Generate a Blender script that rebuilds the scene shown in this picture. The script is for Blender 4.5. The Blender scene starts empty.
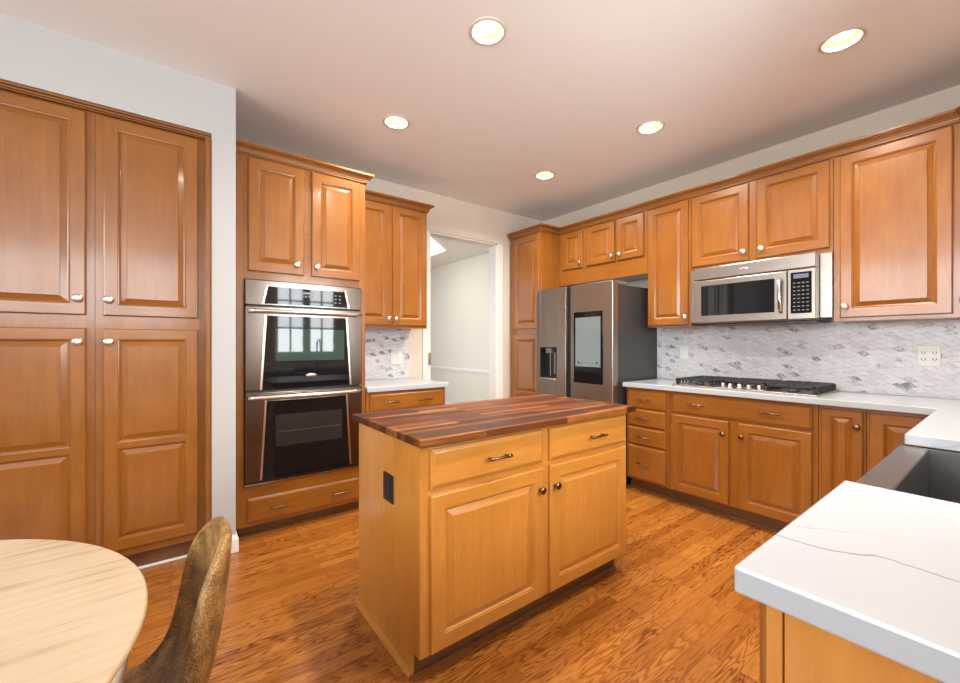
import bpy, bmesh, math, random
from mathutils import Vector, Matrix
random.seed(7)
PI = math.pi
SC = bpy.context.scene
COL = SC.collection

# ------------------------------------------------------------------ camera, world, daylight, exposure
cam = bpy.data.objects.new('camera', bpy.data.cameras.new('camera'))
COL.objects.link(cam)
cam.location = (0, 0, 1.235)
cam.rotation_euler = (PI / 2, 0, -math.radians(37.025))
cam.data.sensor_width = 36
cam.data.lens = 408.2 * 36 / 960
cam.data.shift_x = (480 - 479.34) / 960
cam.data.shift_y = (344.36 - 341.5) / 960
cam.data.clip_start = 0.02
SC.camera = cam

SC.view_settings.view_transform = 'Standard'
SC.view_settings.look = 'None'
SC.view_settings.exposure = 0.25
SC.view_settings.gamma = 1.0
SC.view_settings.use_curve_mapping = False

w = bpy.data.worlds.new('World')
SC.world = w
w.use_nodes = True
w.node_tree.nodes['Background'].inputs[0].default_value = (0.85, 0.93, 1.0, 1)
w.node_tree.nodes['Background'].inputs[1].default_value = 1.0


def area(name, loc, rot, sx, sy, power, color=(1, 1, 1)):
    l = bpy.data.lights.new(name, 'AREA')
    l.shape = 'RECTANGLE'
    l.size, l.size_y, l.energy, l.color = sx, sy, power, color
    o = bpy.data.objects.new(name, l)
    o.location, o.rotation_euler = loc, rot
    COL.objects.link(o)
    return o


DAY = (0.93, 0.98, 1.0)
area('daylight_sink_window', (1.575, -0.56, 1.66), (-PI / 2, 0, PI), 0.86, 1.16, 62, DAY)      # faces +y
area('added_rear_daylight', (-1.05, -2.78, 2.08), (-PI / 2, 0, PI), 2.5, 1.16, 95, DAY)  # added source at an unseen rear window, for sheen on the pantry doors
area('added_nook_daylight', (-3.18, 0.5, 2.0), (0, -PI / 2, 0), 1.3, 3.2, 150, DAY)         # faces +x; added source at a window out of view
area('added_hall_daylight', (1.36, 5.6, 1.4), (0, -PI / 2, 0), 1.8, 2.2, 60, DAY)  # added out-of-view source that brightens the hall

# ------------------------------------------------------------------ materials
MATS = {}


def new_mat(name):
    m = bpy.data.materials.new(name)
    m.use_nodes = True
    nt = m.node_tree
    b = nt.nodes['Principled BSDF']
    MATS[name] = m
    return m, nt, b


def N(nt, t, **kw):
    n = nt.nodes.new(t)
    for k, v in kw.items():
        if k.startswith('i_'):
            key = k[2:]
            key = int(key) if key.isdigit() else key
            n.inputs[key].default_value = v
        else:
            setattr(n, k, v)
    return n


def L(nt, a, b):
    nt.links.new(a, b)


def ramp(nt, fac, stops):
    r = N(nt, 'ShaderNodeValToRGB')
    e = r.color_ramp.elements
    while len(e) < len(stops):
        e.new(0.5)
    for i, (p, c) in enumerate(stops):
        e[i].position = p
        e[i].color = (c[0], c[1], c[2], 1) if len(c) == 3 else c
    L(nt, fac, r.inputs[0])
    return r


def math_(nt, op, a, b=None, clamp=False):
    n = N(nt, 'ShaderNodeMath', operation=op)
    n.use_clamp = clamp
    for i, v in enumerate((a, b)):
        if v is None:
            continue
        if isinstance(v, (int, float)):
            n.inputs[i].default_value = v
        else:
            L(nt, v, n.inputs[i])
    return n.outputs[0]


def plain(name, col, rough=0.5, metal=0.0, spec=0.5, coat=0.0, emit=None, estr=0.0, noise=0.0):
    m, nt, b = new_mat(name)
    b.inputs['Base Color'].default_value = (*col, 1)
    b.inputs['Roughness'].default_value = rough
    b.inputs['Metallic'].default_value = metal
    b.inputs['Specular IOR Level'].default_value = spec
    b.inputs['Coat Weight'].default_value = coat
    if emit:
        b.inputs['Emission Color'].default_value = (*emit, 1)
        b.inputs['Emission Strength'].default_value = estr
    if noise:
        tc = N(nt, 'ShaderNodeTexCoord')
        n = N(nt, 'ShaderNodeTexNoise', i_Scale=noise, i_Detail=3.0)
        L(nt, tc.outputs['Object'], n.inputs['Vector'])
        bp = N(nt, 'ShaderNodeBump', i_Strength=0.06, i_Distance=0.002)
        L(nt, n.outputs['Fac'], bp.inputs['Height'])
        L(nt, bp.outputs[0], b.inputs['Normal'])
    return m


def wood(name, lo, mid, hi, axis='Z', rough=0.3, along=2.2, across=24.0, coat=0.5, bump=0.02, band=0.2):
    """Grain stretched along one local axis, blotchy figure, a different piece of wood on every object."""
    m, nt, b = new_mat(name)
    tc = N(nt, 'ShaderNodeTexCoord')
    oi = N(nt, 'ShaderNodeObjectInfo')
    off = N(nt, 'ShaderNodeVectorMath', operation='MULTIPLY_ADD')
    cx = N(nt, 'ShaderNodeCombineXYZ')
    for i in range(3):
        L(nt, oi.outputs['Random'], cx.inputs[i])
    L(nt, cx.outputs[0], off.inputs[0])
    off.inputs[1].default_value = (13.7, 27.1, 19.3)
    L(nt, tc.outputs['Object'], off.inputs[2])
    sc = {'X': (along, across, across), 'Y': (across, along, across), 'Z': (across, across, along)}[axis]
    mp = N(nt, 'ShaderNodeMapping')
    mp.inputs['Scale'].default_value = sc
    L(nt, off.outputs[0], mp.inputs['Vector'])
    n1 = N(nt, 'ShaderNodeTexNoise', i_Scale=1.6, i_Detail=6.0, i_Roughness=0.6, i_Distortion=0.35)
    L(nt, mp.outputs[0], n1.inputs['Vector'])
    mp2 = N(nt, 'ShaderNodeMapping')
    mp2.inputs['Scale'].default_value = tuple(v * 5 for v in sc)
    L(nt, off.outputs[0], mp2.inputs['Vector'])
    n2 = N(nt, 'ShaderNodeTexNoise', i_Scale=2.5, i_Detail=2.0)
    L(nt, mp2.outputs[0], n2.inputs['Vector'])
    n3 = N(nt, 'ShaderNodeTexNoise', i_Scale=5.0, i_Detail=2.0)
    L(nt, off.outputs[0], n3.inputs['Vector'])
    f = math_(nt, 'ADD', math_(nt, 'MULTIPLY', n1.outputs['Fac'], 0.5), math_(nt, 'MULTIPLY', n2.outputs['Fac'], 0.2))
    f = math_(nt, 'ADD', f, math_(nt, 'MULTIPLY', n3.outputs['Fac'], 0.3))
    f = math_(nt, 'ADD', f, math_(nt, 'MULTIPLY', math_(nt, 'SUBTRACT', oi.outputs['Random'], 0.5), 0.06))
    r = ramp(nt, f, [(0.5 - band, lo), (0.5, mid), (0.5 + band, hi)])
    L(nt, r.outputs[0], b.inputs['Base Color'])
    b.inputs['Roughness'].default_value = rough
    b.inputs['Coat Weight'].default_value = coat
    b.inputs['Coat Roughness'].default_value = 0.13
    bp = N(nt, 'ShaderNodeBump', i_Strength=bump, i_Distance=0.003)
    L(nt, n2.outputs['Fac'], bp.inputs['Height'])
    L(nt, bp.outputs[0], b.inputs['Normal'])
    return m


MAPLE = dict(lo=(0.215, 0.069, 0.0070), mid=(0.28, 0.096, 0.0108), hi=(0.345, 0.130, 0.017))
wood('maple_v', **MAPLE, axis='Z')
wood('maple_h', **MAPLE, axis='X')
wood('maple_crown_x', (0.19, 0.064, 0.007), (0.245, 0.086, 0.010), (0.29, 0.11, 0.015), axis='X', rough=0.42, coat=0.08)  # crown maple darkened: shade on its downward face is put into the colour
wood('maple_crown_y', (0.19, 0.064, 0.007), (0.245, 0.086, 0.010), (0.29, 0.11, 0.015), axis='Y', rough=0.42, coat=0.08)
wood('maple_d', **MAPLE, axis='Y')
MAPLE_LIT = dict(lo=(0.43, 0.168, 0.025), mid=(0.52, 0.215, 0.036), hi=(0.60, 0.265, 0.050))  # lighter maple copy: the stronger light on the island is in the colour
wood('maple_lit_v', **MAPLE_LIT, axis='Z')
wood('maple_lit_h', **MAPLE_LIT, axis='X')
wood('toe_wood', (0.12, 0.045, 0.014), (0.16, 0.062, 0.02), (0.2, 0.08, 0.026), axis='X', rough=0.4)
wood('table_oak', (0.23, 0.145, 0.08), (0.46, 0.345, 0.228), (0.51, 0.395, 0.28), axis='X', rough=0.5, along=1.2, across=30, coat=0.0, band=0.12)
wood('table_edge', (0.36, 0.24, 0.12), (0.45, 0.31, 0.17), (0.52, 0.37, 0.21), axis='X', rough=0.45, coat=0.0)
wood('dark_leg', (0.09, 0.045, 0.02), (0.13, 0.065, 0.03), (0.17, 0.09, 0.04), axis='Z', rough=0.4)


def floor_mat():
    m, nt, b = new_mat('oak_floor')
    tc = N(nt, 'ShaderNodeTexCoord')
    br = N(nt, 'ShaderNodeTexBrick', offset=0.37, offset_frequency=2, squash=1.0)
    br.inputs['Color1'].default_value = (0, 0, 0, 1)
    br.inputs['Color2'].default_value = (1, 1, 1, 1)
    br.inputs['Mortar'].default_value = (0, 0, 0, 1)
    br.inputs['Scale'].default_value = 1.0
    br.inputs['Mortar Size'].default_value = 0.0009
    br.inputs['Mortar Smooth'].default_value = 0.2
    br.inputs['Bias'].default_value = 0.0
    br.inputs['Brick Width'].default_value = 1.05
    br.inputs['Row Height'].default_value = 0.058
    L(nt, tc.outputs['Object'], br.inputs['Vector'])
    sh = N(nt, 'ShaderNodeVectorMath', operation='MULTIPLY_ADD')
    L(nt, br.outputs['Color'], sh.inputs[0])
    sh.inputs[1].default_value = (31.0, 17.0, 7.0)
    L(nt, tc.outputs['Object'], sh.inputs[2])
    mp = N(nt, 'ShaderNodeMapping')
    mp.inputs['Scale'].default_value = (1.7, 15.0, 1.0)
    L(nt, sh.outputs[0], mp.inputs['Vector'])
    n1 = N(nt, 'ShaderNodeTexNoise', i_Scale=1.3, i_Detail=2.5, i_Roughness=0.45, i_Distortion=0.25)
    L(nt, mp.outputs[0], n1.inputs['Vector'])
    # cathedral figure: contour lines of the stretched noise
    rings = math_(nt, 'SINE', math_(nt, 'MULTIPLY', n1.outputs['Fac'], 84.0))
    rings = math_(nt, 'MULTIPLY', math_(nt, 'ADD', rings, 1.0), 0.5)
    mp2 = N(nt, 'ShaderNodeMapping')
    mp2.inputs['Scale'].default_value = (7.0, 150.0, 1.0)
    L(nt, sh.outputs[0], mp2.inputs['Vector'])
    n2 = N(nt, 'ShaderNodeTexNoise', i_Scale=1.0, i_Detail=3.0)
    L(nt, mp2.outputs[0], n2.inputs['Vector'])
    n3 = N(nt, 'ShaderNodeTexNoise', i_Scale=3.0, i_Detail=2.0)
    L(nt, sh.outputs[0], n3.inputs['Vector'])
    fig = N(nt, 'ShaderNodeTexNoise', i_Scale=1.1, i_Detail=1.0)
    L(nt, sh.outputs[0], fig.inputs['Vector'])
    strong = math_(nt, 'MULTIPLY', math_(nt, 'SUBTRACT', fig.outputs['Fac'], 0.36), 3.6, clamp=True)
    pores = math_(nt, 'MULTIPLY', math_(nt, 'POWER', rings, 2.2), math_(nt, 'ADD', n2.outputs['Fac'], 0.25))
    pores = math_(nt, 'MULTIPLY', pores, math_(nt, 'ADD', math_(nt, 'MULTIPLY', strong, 0.8), 0.2))
    f = math_(nt, 'SUBTRACT', 0.78, math_(nt, 'MULTIPLY', pores, 0.66))
    f = math_(nt, 'ADD', f, math_(nt, 'MULTIPLY', math_(nt, 'SUBTRACT', n2.outputs['Fac'], 0.5), 0.46))
    f = math_(nt, 'ADD', f, math_(nt, 'MULTIPLY', math_(nt, 'SUBTRACT', br.outputs['Color'], 0.5), 0.34))
    f = math_(nt, 'ADD', f, math_(nt, 'MULTIPLY', math_(nt, 'SUBTRACT', n3.outputs['Fac'], 0.5), 0.2))
    r = ramp(nt, f, [(0.12, (0.060, 0.013, 0.002)), (0.45, (0.21, 0.062, 0.009)), (0.72, (0.33, 0.115, 0.018)), (1.0, (0.44, 0.18, 0.033))])
    mx = N(nt, 'ShaderNodeMix', data_type='RGBA')
    L(nt, br.outputs['Fac'], mx.inputs['Factor'])
    L(nt, r.outputs[0], mx.inputs[6])
    mx.inputs[7].default_value = (0.12, 0.04, 0.012, 1)
    L(nt, mx.outputs[2], b.inputs['Base Color'])
    b.inputs['Roughness'].default_value = 0.26
    b.inputs['Coat Weight'].default_value = 0.2
    b.inputs['Coat Roughness'].default_value = 0.12
    bp = N(nt, 'ShaderNodeBump', i_Strength=0.12, i_Distance=0.002)
    L(nt, f, bp.inputs['Height'])
    L(nt, bp.outputs[0], b.inputs['Normal'])


floor_mat()


def butcher_mat():
    m, nt, b = new_mat('walnut_block')
    tc = N(nt, 'ShaderNodeTexCoord')
    br = N(nt, 'ShaderNodeTexBrick', offset=0.43, offset_frequency=2)
    br.inputs['Color1'].default_value = (0, 0, 0, 1)
    br.inputs['Color2'].default_value = (1, 1, 1, 1)
    br.inputs['Mortar'].default_value = (0.3, 0.3, 0.3, 1)
    br.inputs['Scale'].default_value = 1.0
    br.inputs['Mortar Size'].default_value = 0.0005
    br.inputs['Brick Width'].default_value = 0.47
    br.inputs['Row Height'].default_value = 0.034
    L(nt, tc.outputs['Object'], br.inputs['Vector'])
    sh = N(nt, 'ShaderNodeVectorMath', operation='MULTIPLY_ADD')
    L(nt, br.outputs['Color'], sh.inputs[0])
    sh.inputs[1].default_value = (31.0, 17.0, 7.0)
    L(nt, tc.outputs['Object'], sh.inputs[2])
    mp = N(nt, 'ShaderNodeMapping')
    mp.inputs['Scale'].default_value = (3.0, 50.0, 50.0)
    L(nt, sh.outputs[0], mp.inputs['Vector'])
    n = N(nt, 'ShaderNodeTexNoise', i_Scale=1.4, i_Detail=5.0, i_Distortion=0.4)
    L(nt, mp.outputs[0], n.inputs['Vector'])
    f = math_(nt, 'ADD', math_(nt, 'MULTIPLY', br.outputs['Color'], 0.55), math_(nt, 'MULTIPLY', n.outputs['Fac'], 0.45))
    r = ramp(nt, f, [(0.2, (0.034, 0.009, 0.003)), (0.45, (0.088, 0.023, 0.006)), (0.68, (0.17, 0.052, 0.012)), (0.84, (0.36, 0.130, 0.030))])
    L(nt, r.outputs[0], b.inputs['Base Color'])
    b.inputs['Roughness'].default_value = 0.42
    b.inputs['Specular IOR Level'].default_value = 0.2


butcher_mat()


VA = (0.9821, 0.1885)     # direction across the main quartz vein
VPH = 0.6573


def quartz_mat():
    m, nt, b = new_mat('quartz')
    tc = N(nt, 'ShaderNodeTexCoord')
    sp = N(nt, 'ShaderNodeSeparateXYZ')
    L(nt, tc.outputs['Object'], sp.inputs[0])
    n0 = N(nt, 'ShaderNodeTexNoise', i_Scale=3.2, i_Detail=4.0, i_Roughness=0.55)
    L(nt, tc.outputs['Object'], n0.inputs['Vector'])
    n1 = N(nt, 'ShaderNodeTexNoise', i_Scale=2.6, i_Detail=2.0)
    L(nt, tc.outputs['Object'], n1.inputs['Vector'])
    wob = math_(nt, 'MULTIPLY', math_(nt, 'SUBTRACT', n0.outputs['Fac'], 0.5), 0.16)

    def veins(ax, ay, ph, period, wid):
        q = math_(nt, 'ADD', math_(nt, 'MULTIPLY', sp.outputs[0], ax), math_(nt, 'MULTIPLY', sp.outputs[1], ay))
        q = math_(nt, 'ADD', math_(nt, 'ADD', q, sp.outputs[2]), wob)
        q = math_(nt, 'FRACT', math_(nt, 'ADD', math_(nt, 'DIVIDE', q, period), ph))
        return math_(nt, 'SUBTRACT', 1.0, math_(nt, 'DIVIDE', math_(nt, 'ABSOLUTE', math_(nt, 'SUBTRACT', q, 0.5)), wid / period), clamp=True)
    mask = math_(nt, 'ADD', math_(nt, 'MULTIPLY', math_(nt, 'SUBTRACT', n1.outputs['Fac'], 0.40), 4.0, clamp=True), 0.12)
    f = math_(nt, 'ADD', veins(VA[0], VA[1], VPH, 0.62, 0.0028), math_(nt, 'MULTIPLY', veins(0.9, 0.45, 0.3, 0.83, 0.002), 0.5))
    f = math_(nt, 'MULTIPLY', f, mask, clamp=True)
    r = ramp(nt, f, [(0.0, (0.42, 0.45, 0.49)), (1.0, (0.16, 0.17, 0.19))])
    L(nt, r.outputs[0], b.inputs['Base Color'])
    b.inputs['Roughness'].default_value = 0.2


quartz_mat()


def mosaic_mat():
    """Marble leaf mosaic: interlocking pointed leaves in rows shifted by half."""
    m, nt, b = new_mat('leaf_mosaic')
    tc = N(nt, 'ShaderNodeTexCoord')
    mp = N(nt, 'ShaderNodeMapping')
    L(nt, tc.outputs['Object'], mp.inputs['Vector'])
    nd = N(nt, 'ShaderNodeTexNoise', i_Scale=28.0, i_Detail=1.0)
    L(nt, tc.outputs['Object'], nd.inputs['Vector'])
    sp = N(nt, 'ShaderNodeSeparateXYZ')
    L(nt, mp.outputs[0], sp.inputs[0])
    W_, A_ = 0.084, 0.0165
    x, z = sp.outputs[0], sp.outputs[2]
    zz = math_(nt, 'ADD', z, math_(nt, 'MULTIPLY', x, 0.22))
    zz = math_(nt, 'ADD', zz, math_(nt, 'MULTIPLY', nd.outputs['Fac'], 0.006))
    u = math_(nt, 'DIVIDE', x, W_)
    v = math_(nt, 'DIVIDE', zz, A_)
    n_ = math_(nt, 'FLOOR', v)
    t = math_(nt, 'SUBTRACT', v, n_)
    uu = math_(nt, 'SUBTRACT', u, math_(nt, 'MULTIPLY', n_, 0.5))
    c = math_(nt, 'MULTIPLY', math_(nt, 'ADD', math_(nt, 'COSINE', math_(nt, 'MULTIPLY', uu, 2 * PI)), 1.0), 0.5)
    up = math_(nt, 'GREATER_THAN', t, c)
    row = math_(nt, 'ADD', n_, up)
    colm = math_(nt, 'ROUND', math_(nt, 'SUBTRACT', u, math_(nt, 'MULTIPLY', row, 0.5)))
    cx = N(nt, 'ShaderNodeCombineXYZ')
    L(nt, row, cx.inputs[0])
    L(nt, colm, cx.inputs[1])
    wn = N(nt, 'ShaderNodeTexWhiteNoise', noise_dimensions='2D')
    L(nt, cx.outputs[0], wn.inputs['Vector'])
    edge = math_(nt, 'ABSOLUTE', math_(nt, 'SUBTRACT', t, c))
    gn = N(nt, 'ShaderNodeTexNoise', i_Scale=45.0, i_Detail=1.0)
    L(nt, tc.outputs['Object'], gn.inputs['Vector'])
    grout = math_(nt, 'MULTIPLY', math_(nt, 'LESS_THAN', edge, 0.085), math_(nt, 'MULTIPLY', math_(nt, 'SUBTRACT', gn.outputs['Fac'], 0.40), 3.5, clamp=True))
    marb = N(nt, 'ShaderNodeTexNoise', i_Scale=60.0, i_Detail=4.0, i_Distortion=1.2)
    L(nt, tc.outputs['Object'], marb.inputs['Vector'])
    f = math_(nt, 'ADD', wn.outputs['Value'], math_(nt, 'MULTIPLY', math_(nt, 'SUBTRACT', marb.outputs['Fac'], 0.5), 0.5))
    r = ramp(nt, f, [(0.0, (0.20, 0.20, 0.215)), (0.025, (0.44, 0.44, 0.46)), (0.09, (0.60, 0.60, 0.63)), (0.26, (0.66, 0.665, 0.70)), (1.0, (0.73, 0.735, 0.78))])
    mx = N(nt, 'ShaderNodeMix', data_type='RGBA')
    L(nt, grout, mx.inputs['Factor'])
    L(nt, r.outputs[0], mx.inputs[6])
    mx.inputs[7].default_value = (0.34, 0.34, 0.355, 1)
    L(nt, mx.outputs[2], b.inputs['Base Color'])
    b.inputs['Roughness'].default_value = 0.28


mosaic_mat()


def brushed(name, col, rough=0.28, axis='Z', metal=1.0):
    m, nt, b = new_mat(name)
    tc = N(nt, 'ShaderNodeTexCoord')
    mp = N(nt, 'ShaderNodeMapping')
    mp.inputs['Scale'].default_value = {'Z': (220, 220, 2), 'X': (2, 220, 220), 'Y': (220, 2, 220)}[axis]
    L(nt, tc.outputs['Object'], mp.inputs['Vector'])
    n = N(nt, 'ShaderNodeTexNoise', i_Scale=1.0, i_Detail=3.0)
    L(nt, mp.outputs[0], n.inputs['Vector'])
    L(nt, math_(nt, 'ADD', math_(nt, 'MULTIPLY', n.outputs['Fac'], 0.08), rough - 0.04), b.inputs['Roughness'])
    b.inputs['Base Color'].default_value = (*col, 1)
    b.inputs['Metallic'].default_value = metal
    bp = N(nt, 'ShaderNodeBump', i_Strength=0.02, i_Distance=0.001)
    L(nt, n.outputs['Fac'], bp.inputs['Height'])
    L(nt, bp.outputs[0], b.inputs['Normal'])
    return m


brushed('stainless', (0.40, 0.36, 0.325), 0.29, 'X')
brushed('oven_steel', (0.19, 0.158, 0.14), 0.2, 'X')
brushed('stainless_bright', (0.80, 0.78, 0.75), 0.2, 'X')
brushed('fridge_steel', (0.42, 0.39, 0.355), 0.32, 'X')
brushed('sink_steel', (0.25, 0.24, 0.235), 0.3, 'X')
plain('fridge_case', (0.045, 0.043, 0.042), 0.45)
plain('black_glass', (0.006, 0.006, 0.007), 0.04, spec=0.36)
plain('oven_window', (0.028, 0.055, 0.045), 0.03, spec=0.45)
plain('oven_window_dark', (0.022, 0.021, 0.019), 0.05, spec=0.5)
plain('rack_wire', (0.06, 0.055, 0.05), 0.5)
plain('black_plastic', (0.012, 0.012, 0.012), 0.35)
plain('cast_iron', (0.014, 0.014, 0.015), 0.5, noise=300)
plain('nickel', (0.86, 0.80, 0.70), 0.27, metal=1.0)
plain('bronze_nickel', (0.22, 0.145, 0.08), 0.27, metal=1.0)
plain('chrome', (0.85, 0.85, 0.86), 0.08, metal=1.0)
plain('brass', (0.80, 0.55, 0.20), 0.25, metal=1.0)
plain('grey_metal', (0.25, 0.25, 0.25), 0.4, metal=0.6)
plain('wall_paint', (0.73, 0.65, 0.55), 0.6, noise=220)
plain('pantry_wall_paint', (0.475, 0.475, 0.47), 0.6, noise=220)
plain('hall_paint', (0.76, 0.72, 0.64), 0.6)
plain('ceiling_paint', (0.86, 0.84, 0.83), 0.75)
plain('white_trim', (0.84, 0.83, 0.82), 0.35)
plain('white_plastic', (0.82, 0.81, 0.79), 0.35)
plain('table_paint', (0.70, 0.68, 0.65), 0.45)
plain('blind_white', (0.8, 0.8, 0.78), 0.5)
plain('key_grey', (0.20, 0.21, 0.22), 0.5)
plain('digit_glow', (0.05, 0.06, 0.09), 0.3, emit=(0.3, 0.36, 0.55), estr=0.3)
plain('screen', (0.10, 0.12, 0.12), 0.12, emit=(0.36, 0.43, 0.42), estr=0.30)
plain('icon_dark', (0.03, 0.03, 0.03), 0.4)
plain('bulb', (1, 0.9, 0.75), 0.5, emit=(1.0, 0.84, 0.56), estr=3.0)
plain('can_white', (0.74, 0.62, 0.42), 0.35)
plain('ceiling_panel_glow', (1, 1, 1), 0.5, emit=(1, 0.99, 0.97), estr=2.5)
plain('ring_trim', (0.62, 0.55, 0.46), 0.4)


def chair_mat():
    m, nt, b = new_mat('chair_suede')
    tc = N(nt, 'ShaderNodeTexCoord')
    n = N(nt, 'ShaderNodeTexNoise', i_Scale=420.0, i_Detail=2.0)
    L(nt, tc.outputs['Object'], n.inputs['Vector'])
    n2 = N(nt, 'ShaderNodeTexNoise', i_Scale=24.0, i_Detail=4.0)
    L(nt, tc.outputs['Object'], n2.inputs['Vector'])
    f = math_(nt, 'ADD', math_(nt, 'MULTIPLY', n.outputs['Fac'], 0.62), math_(nt, 'MULTIPLY', n2.outputs['Fac'], 0.38))
    r = ramp(nt, f, [(0.38, (0.045, 0.020, 0.006)), (0.5, (0.21, 0.105, 0.030)), (0.62, (0.46, 0.26, 0.085))])
    L(nt, r.outputs[0], b.inputs['Base Color'])
    b.inputs['Roughness'].default_value = 0.5
    bp = N(nt, 'ShaderNodeBump', i_Strength=0.25, i_Distance=0.002)
    L(nt, n.outputs['Fac'], bp.inputs['Height'])
    L(nt, bp.outputs[0], b.inputs['Normal'])


chair_mat()


def pane_mat():
    m = bpy.data.materials.new('pane_glass')
    m.use_nodes = True
    nt = m.node_tree
    out = nt.nodes['Material Output']
    nt.nodes.remove(nt.nodes['Principled BSDF'])
    tr = N(nt, 'ShaderNodeBsdfTransparent')
    gl = N(nt, 'ShaderNodeBsdfGlossy', i_Roughness=0.02)
    lw = N(nt, 'ShaderNodeFresnel', i_IOR=1.4)
    mx = N(nt, 'ShaderNodeMixShader')
    L(nt, lw.outputs[0], mx.inputs[0])
    L(nt, tr.outputs[0], mx.inputs[1])
    L(nt, gl.outputs[0], mx.inputs[2])
    L(nt, mx.outputs[0], out.inputs[0])
    MATS['pane_glass'] = m


pane_mat()


# ------------------------------------------------------------------ mesh helpers
class MB:
    """Collects shapes into one mesh; a material name per shape."""

    def __init__(self):
        self.bm = bmesh.new()
        self.mats = []

    def mi(self, m):
        if m not in self.mats:
            self.mats.append(m)
        return self.mats.index(m)

    def face(self, pts, m):
        vs = [self.bm.verts.new(p) for p in pts]
        f = self.bm.faces.new(vs)
        f.material_index = self.mi(m)
        return f

    def box(self, x0, x1, y0, y1, z0, z1, m, bev=0.0, seg=2):
        b2 = bmesh.new()
        bmesh.ops.create_cube(b2, size=1.0)
        for v in b2.verts:
            v.co = Vector((x0 + (v.co.x + .5) * (x1 - x0), y0 + (v.co.y + .5) * (y1 - y0), z0 + (v.co.z + .5) * (z1 - z0)))
        if bev > 0:
            bmesh.ops.bevel(b2, geom=list(b2.edges), offset=bev, segments=seg, affect='EDGES', profile=0.5)
        self._merge(b2, m)
        return self

    def _merge(self, b2, m, smooth=False):
        bmesh.ops.recalc_face_normals(b2, faces=list(b2.faces))
        k = self.mi(m)
        mp = {v: self.bm.verts.new(v.co) for v in b2.verts}
        for f in b2.faces:
            try:
                g = self.bm.faces.new([mp[v] for v in f.verts])
                g.material_index = k
                g.smooth = smooth or f.smooth
            except ValueError:
                pass
        b2.free()

    def lathe(self, c, axis, prof, m, seg=20):
        """prof: list of (radius, distance along axis) from centre c."""
        b2 = bmesh.new()
        ax = Vector(axis).normalized()
        t = Vector((0, 0, 1)) if abs(ax.z) < 0.9 else Vector((1, 0, 0))
        e1 = ax.cross(t).normalized()
        e2 = ax.cross(e1)
        c = Vector(c)
        rings = []
        for r, d in prof:
            if r < 1e-6:
                rings.append([b2.verts.new(c + ax * d)])
            else:
                rings.append([b2.verts.new(c + ax * d + (e1 * math.cos(a) + e2 * math.sin(a)) * r) for a in [2 * PI * i / seg for i in range(seg)]])
        for a, b in zip(rings, rings[1:]):
            if len(a) == 1 and len(b) == 1:
                continue
            for i in range(seg):
                j = (i + 1) % seg
                if len(a) == 1:
                    f = b2.faces.new([a[0], b[i], b[j]])
                elif len(b) == 1:
                    f = b2.faces.new([a[i], b[0], a[j]])
                else:
                    f = b2.faces.new([a[i], b[i], b[j], a[j]])
                f.smooth = True
        self._merge(b2, m)
        return self

    def cyl(self, p0, p1, r, m, seg=14, r2=None):
        d = Vector(p1) - Vector(p0)
        h = d.length
        r2 = r if r2 is None else r2
        e = min(0.0012, r * 0.25, r2 * .25)
        return self.lathe(p0, d, [(0, 0), (r - e, 0), (r, e), (r2, h - e), (r2 - e, h), (0, h)], m, seg)

    def tube(self, pts, r, m, seg=10):
        b2 = bmesh.new()
        pts = [Vector(p) for p in pts]
        rings = []
        up = Vector((0, 0, 1))
        for i, p in enumerate(pts):
            a = pts[max(0, i - 1)]
            b = pts[min(len(pts) - 1, i + 1)]
            d = (b - a).normalized()
            s = d.cross(up)
            if s.length < 1e-3:
                s = d.cross(Vector((1, 0, 0)))
            s.normalize()
            u = s.cross(d)
            rings.append([b2.verts.new(p + (s * math.cos(t) + u * math.sin(t)) * r) for t in [2 * PI * k / seg for k in range(seg)]])
        for a, b in zip(rings, rings[1:]):
            for k in range(seg):
                f = b2.faces.new([a[k], a[(k + 1) % seg], b[(k + 1) % seg], b[k]])
                f.smooth = True
        b2.faces.new(rings[0])
        b2.faces.new(rings[-1])
        self._merge(b2, m)
        return self

    def prism(self, poly, z0, z1, m, bev=0.0):
        """poly: plan outline (x, y), extruded in z."""
        b2 = bmesh.new()
        bot = [b2.verts.new((x, y, z0)) for x, y in poly]
        top = [b2.verts.new((x, y, z1)) for x, y in poly]
        b2.faces.new(bot)
        b2.faces.new(top)
        n = len(poly)
        for i in range(n):
            j = (i + 1) % n
            b2.faces.new([bot[i], bot[j], top[j], top[i]])
        bmesh.ops.recalc_face_normals(b2, faces=list(b2.faces))
        if bev:
            bmesh.ops.bevel(b2, geom=list(b2.edges), offset=bev, segments=2, affect='EDGES', profile=0.5)
        self._merge(b2, m)
        return self

    def sweep(self, path, prof, m):
        """Profile (out, z) swept with mitred corners along a plan path; out is to the right of travel."""
        b2 = bmesh.new()
        P = [Vector((p[0], p[1])) for p in path]
        rows = []
        for i, p in enumerate(P):
            ns = []
            if i > 0:
                d = (P[i] - P[i - 1]).normalized()
                ns.append(Vector((d.y, -d.x)))
            if i < len(P) - 1:
                d = (P[i + 1] - P[i]).normalized()
                ns.append(Vector((d.y, -d.x)))
            if len(ns) == 2:
                b = (ns[0] + ns[1]).normalized()
                b = b / max(0.2, b.dot(ns[0]))
            else:
                b = ns[0]
            rows.append([b2.verts.new((p.x + b.x * o, p.y + b.y * o, z)) for o, z in prof])
        k = len(prof)
        for a, b in zip(rows, rows[1:]):
            for i in range(k):
                j = (i + 1) % k
                b2.faces.new([a[i], a[j], b[j], b[i]])
        b2.faces.new(rows[0])
        b2.faces.new(rows[-1])
        self._merge(b2, m)
        return self

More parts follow.
